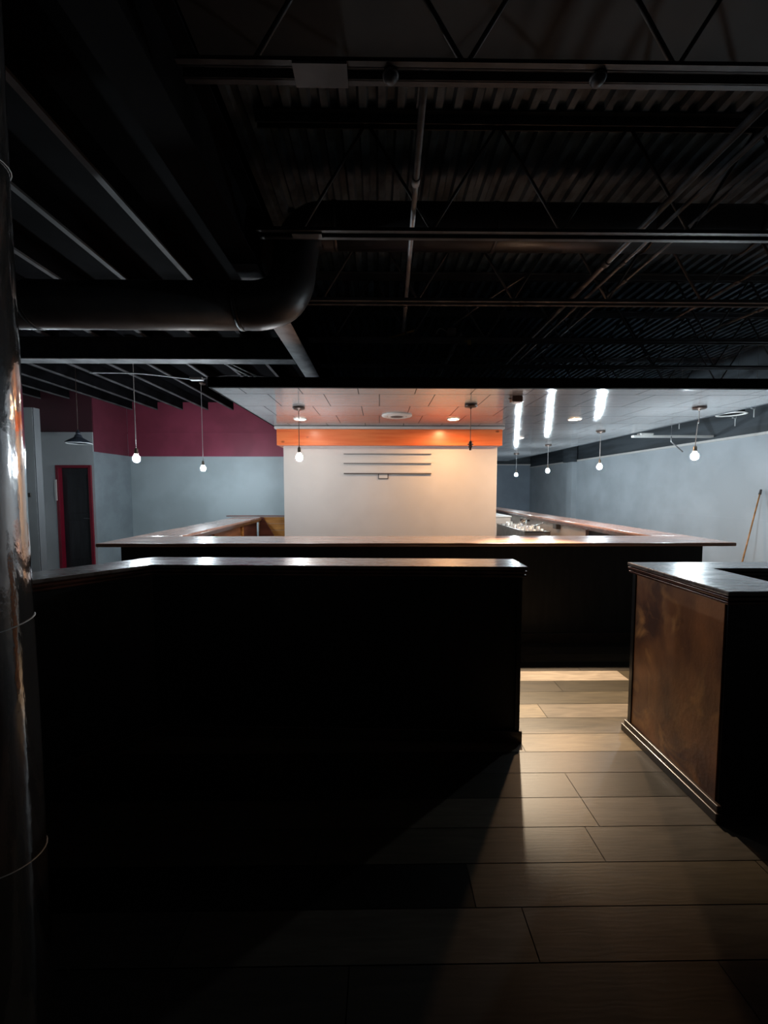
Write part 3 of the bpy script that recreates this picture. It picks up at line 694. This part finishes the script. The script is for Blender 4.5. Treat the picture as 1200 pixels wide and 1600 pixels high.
obj('splash_guard', G().box(2.30, 2.32, 8.32, 9.38, .9855, 1.03), 'cream', r)
obj('support_post', G().box(2.93, 2.97, 7.90, 7.94, 0, BT-.077).box(2.93, 3.11, 7.90, 7.94, .90, .94), 'cleat', bar)

# ------------------------------------------------------------------ half walls
WT = 1.10
def ledge(name, poly, r, m='ledge'):
    obj(name, G().prism(poly, WT-.020, WT), m, r, bevel=.004)
    obj('edge_moulding', G().prism(offset(poly, .010), WT-.027, WT-.0205).prism(offset(poly, .002), WT-.042, WT-.0275).prism(offset(poly, .014), WT-.050, WT-.0425).prism(offset(poly, .006), WT-.064, WT-.0505), 'mould', r, bevel=.003)
# left: straight run with a 45-degree return towards the column
r = root('half_wall', 'long black half wall with a glossy ledge, angled towards the column at left', 'partition', (-.3, 2.4, 0))
inner = [(.888, 2.245), (.888, 2.525), (-1.55, 2.625), (-2.30, 1.72), (-2.09, 1.54), (-1.39, 2.345)]
poly = [(.888, 2.255), (.888, 2.525), (-1.545, 2.625), (-2.35, 1.675), (-2.17, 1.495), (-1.40, 2.35)]
ledge('ledge', poly, r)
body = offset(poly, .035)
obj('wall_panel', G().prism(body, .0, WT-.065), 'half_wall', r)
bb = offset(poly, .012)
obj('base_board', G().prism([(bb[0][0], bb[0][1]), (bb[1][0], bb[1][1]), (bb[2][0], bb[2][1]), (bb[3][0], bb[3][1]), (bb[4][0], bb[4][1]), (bb[5][0], bb[5][1])], 0.0005, .075), 'base', r, bevel=.004)
obj('corner_post', G().box(.835, .862, 2.28, 2.31, .076, WT-.066), 'post', r)
# right: side arm and back arm round a dark recess
r = root('half_wall', 'half wall with scuffed brown plywood side and glossy stepped ledge, right of the gap', 'partition', (2.2, 2.0, 0))
poly = [(1.575, 1.69), (1.955, 1.69), (1.955, 2.20), (3.4, 2.20), (3.4, 2.40), (1.575, 2.40)]
ledge('ledge', poly, r)
body = offset(poly, .035)
obj('wall_panel', G().prism(body, .0, WT-.065), 'half_wall', r)
obj('side_panel', G().box(1.602, 1.6095, 1.735, 2.345, .076, WT-.066), 'ply', r, label='scuffed orange-brown plywood side')
obj('corner_post', G().box(1.595, 1.612, 2.346, 2.372, .076, WT-.066), 'post', r)
obj('base_board', G().box(1.572, 1.6085, 1.69, 2.40, .0, .045).box(1.584, 1.6085, 1.70, 2.39, .0455, .075), 'base', r, bevel=.004)

# ------------------------------------------------------------------ glossy round column at left
r = root('round_column', 'glossy dark round column standing close at the left edge', 'column', (-.985, .95, 0))
g = G()
prof = []
N = 40
for i in range(N+1):
    z = i/N*(LD-.005)
    prof.append((.092+.0012*math.sin(z*2.3)+.0008*math.sin(z*7.1+1), z))
g.lathe([(0, 0)]+prof+[(0, LD-.005)], (-.983, .95, 0), 48)
obj('shaft', g, 'pole', r)
for z, t in ((1.22, .012), (.62, -.02), (2.32, .02)):
    pts = [(-.983+.0935*math.cos(a), .95+.0935*math.sin(a), z+t*math.sin(a*1.0+.6)) for a in (2*PI*k/32 for k in range(33))]
    obj('tape_line', G().tube(pts, .0012, 5, cap=False), 'wire', r)

# ------------------------------------------------------------------ light, camera, world
w = bpy.data.worlds.new('World'); scn.world = w; w.use_nodes = True
w.node_tree.nodes['Background'].inputs[0].default_value = (.6, .65, .75, 1)
w.node_tree.nodes['Background'].inputs[1].default_value = .0
cam = bpy.data.cameras.new('camera'); co = bpy.data.objects.new('camera', cam); C.objects.link(co)
cam.sensor_fit = 'HORIZONTAL'; cam.sensor_width = 36; cam.lens = 18.0; cam.clip_start = .02
co.location = (0, 0, 1.56)
co.rotation_euler = (PI/2-math.atan(35/600), 0, -math.atan(7/600))
scn.camera = co
scn.view_settings.view_transform = 'Standard'
scn.view_settings.look = 'None'
scn.view_settings.exposure = 0.0
scn.cycles.max_bounces = 8; scn.cycles.diffuse_bounces = 4; scn.cycles.glossy_bounces = 5
scn.cycles.sample_clamp_indirect = 4.0
scn.cycles.use_denoising = True
scn.cycles.use_light_tree = True
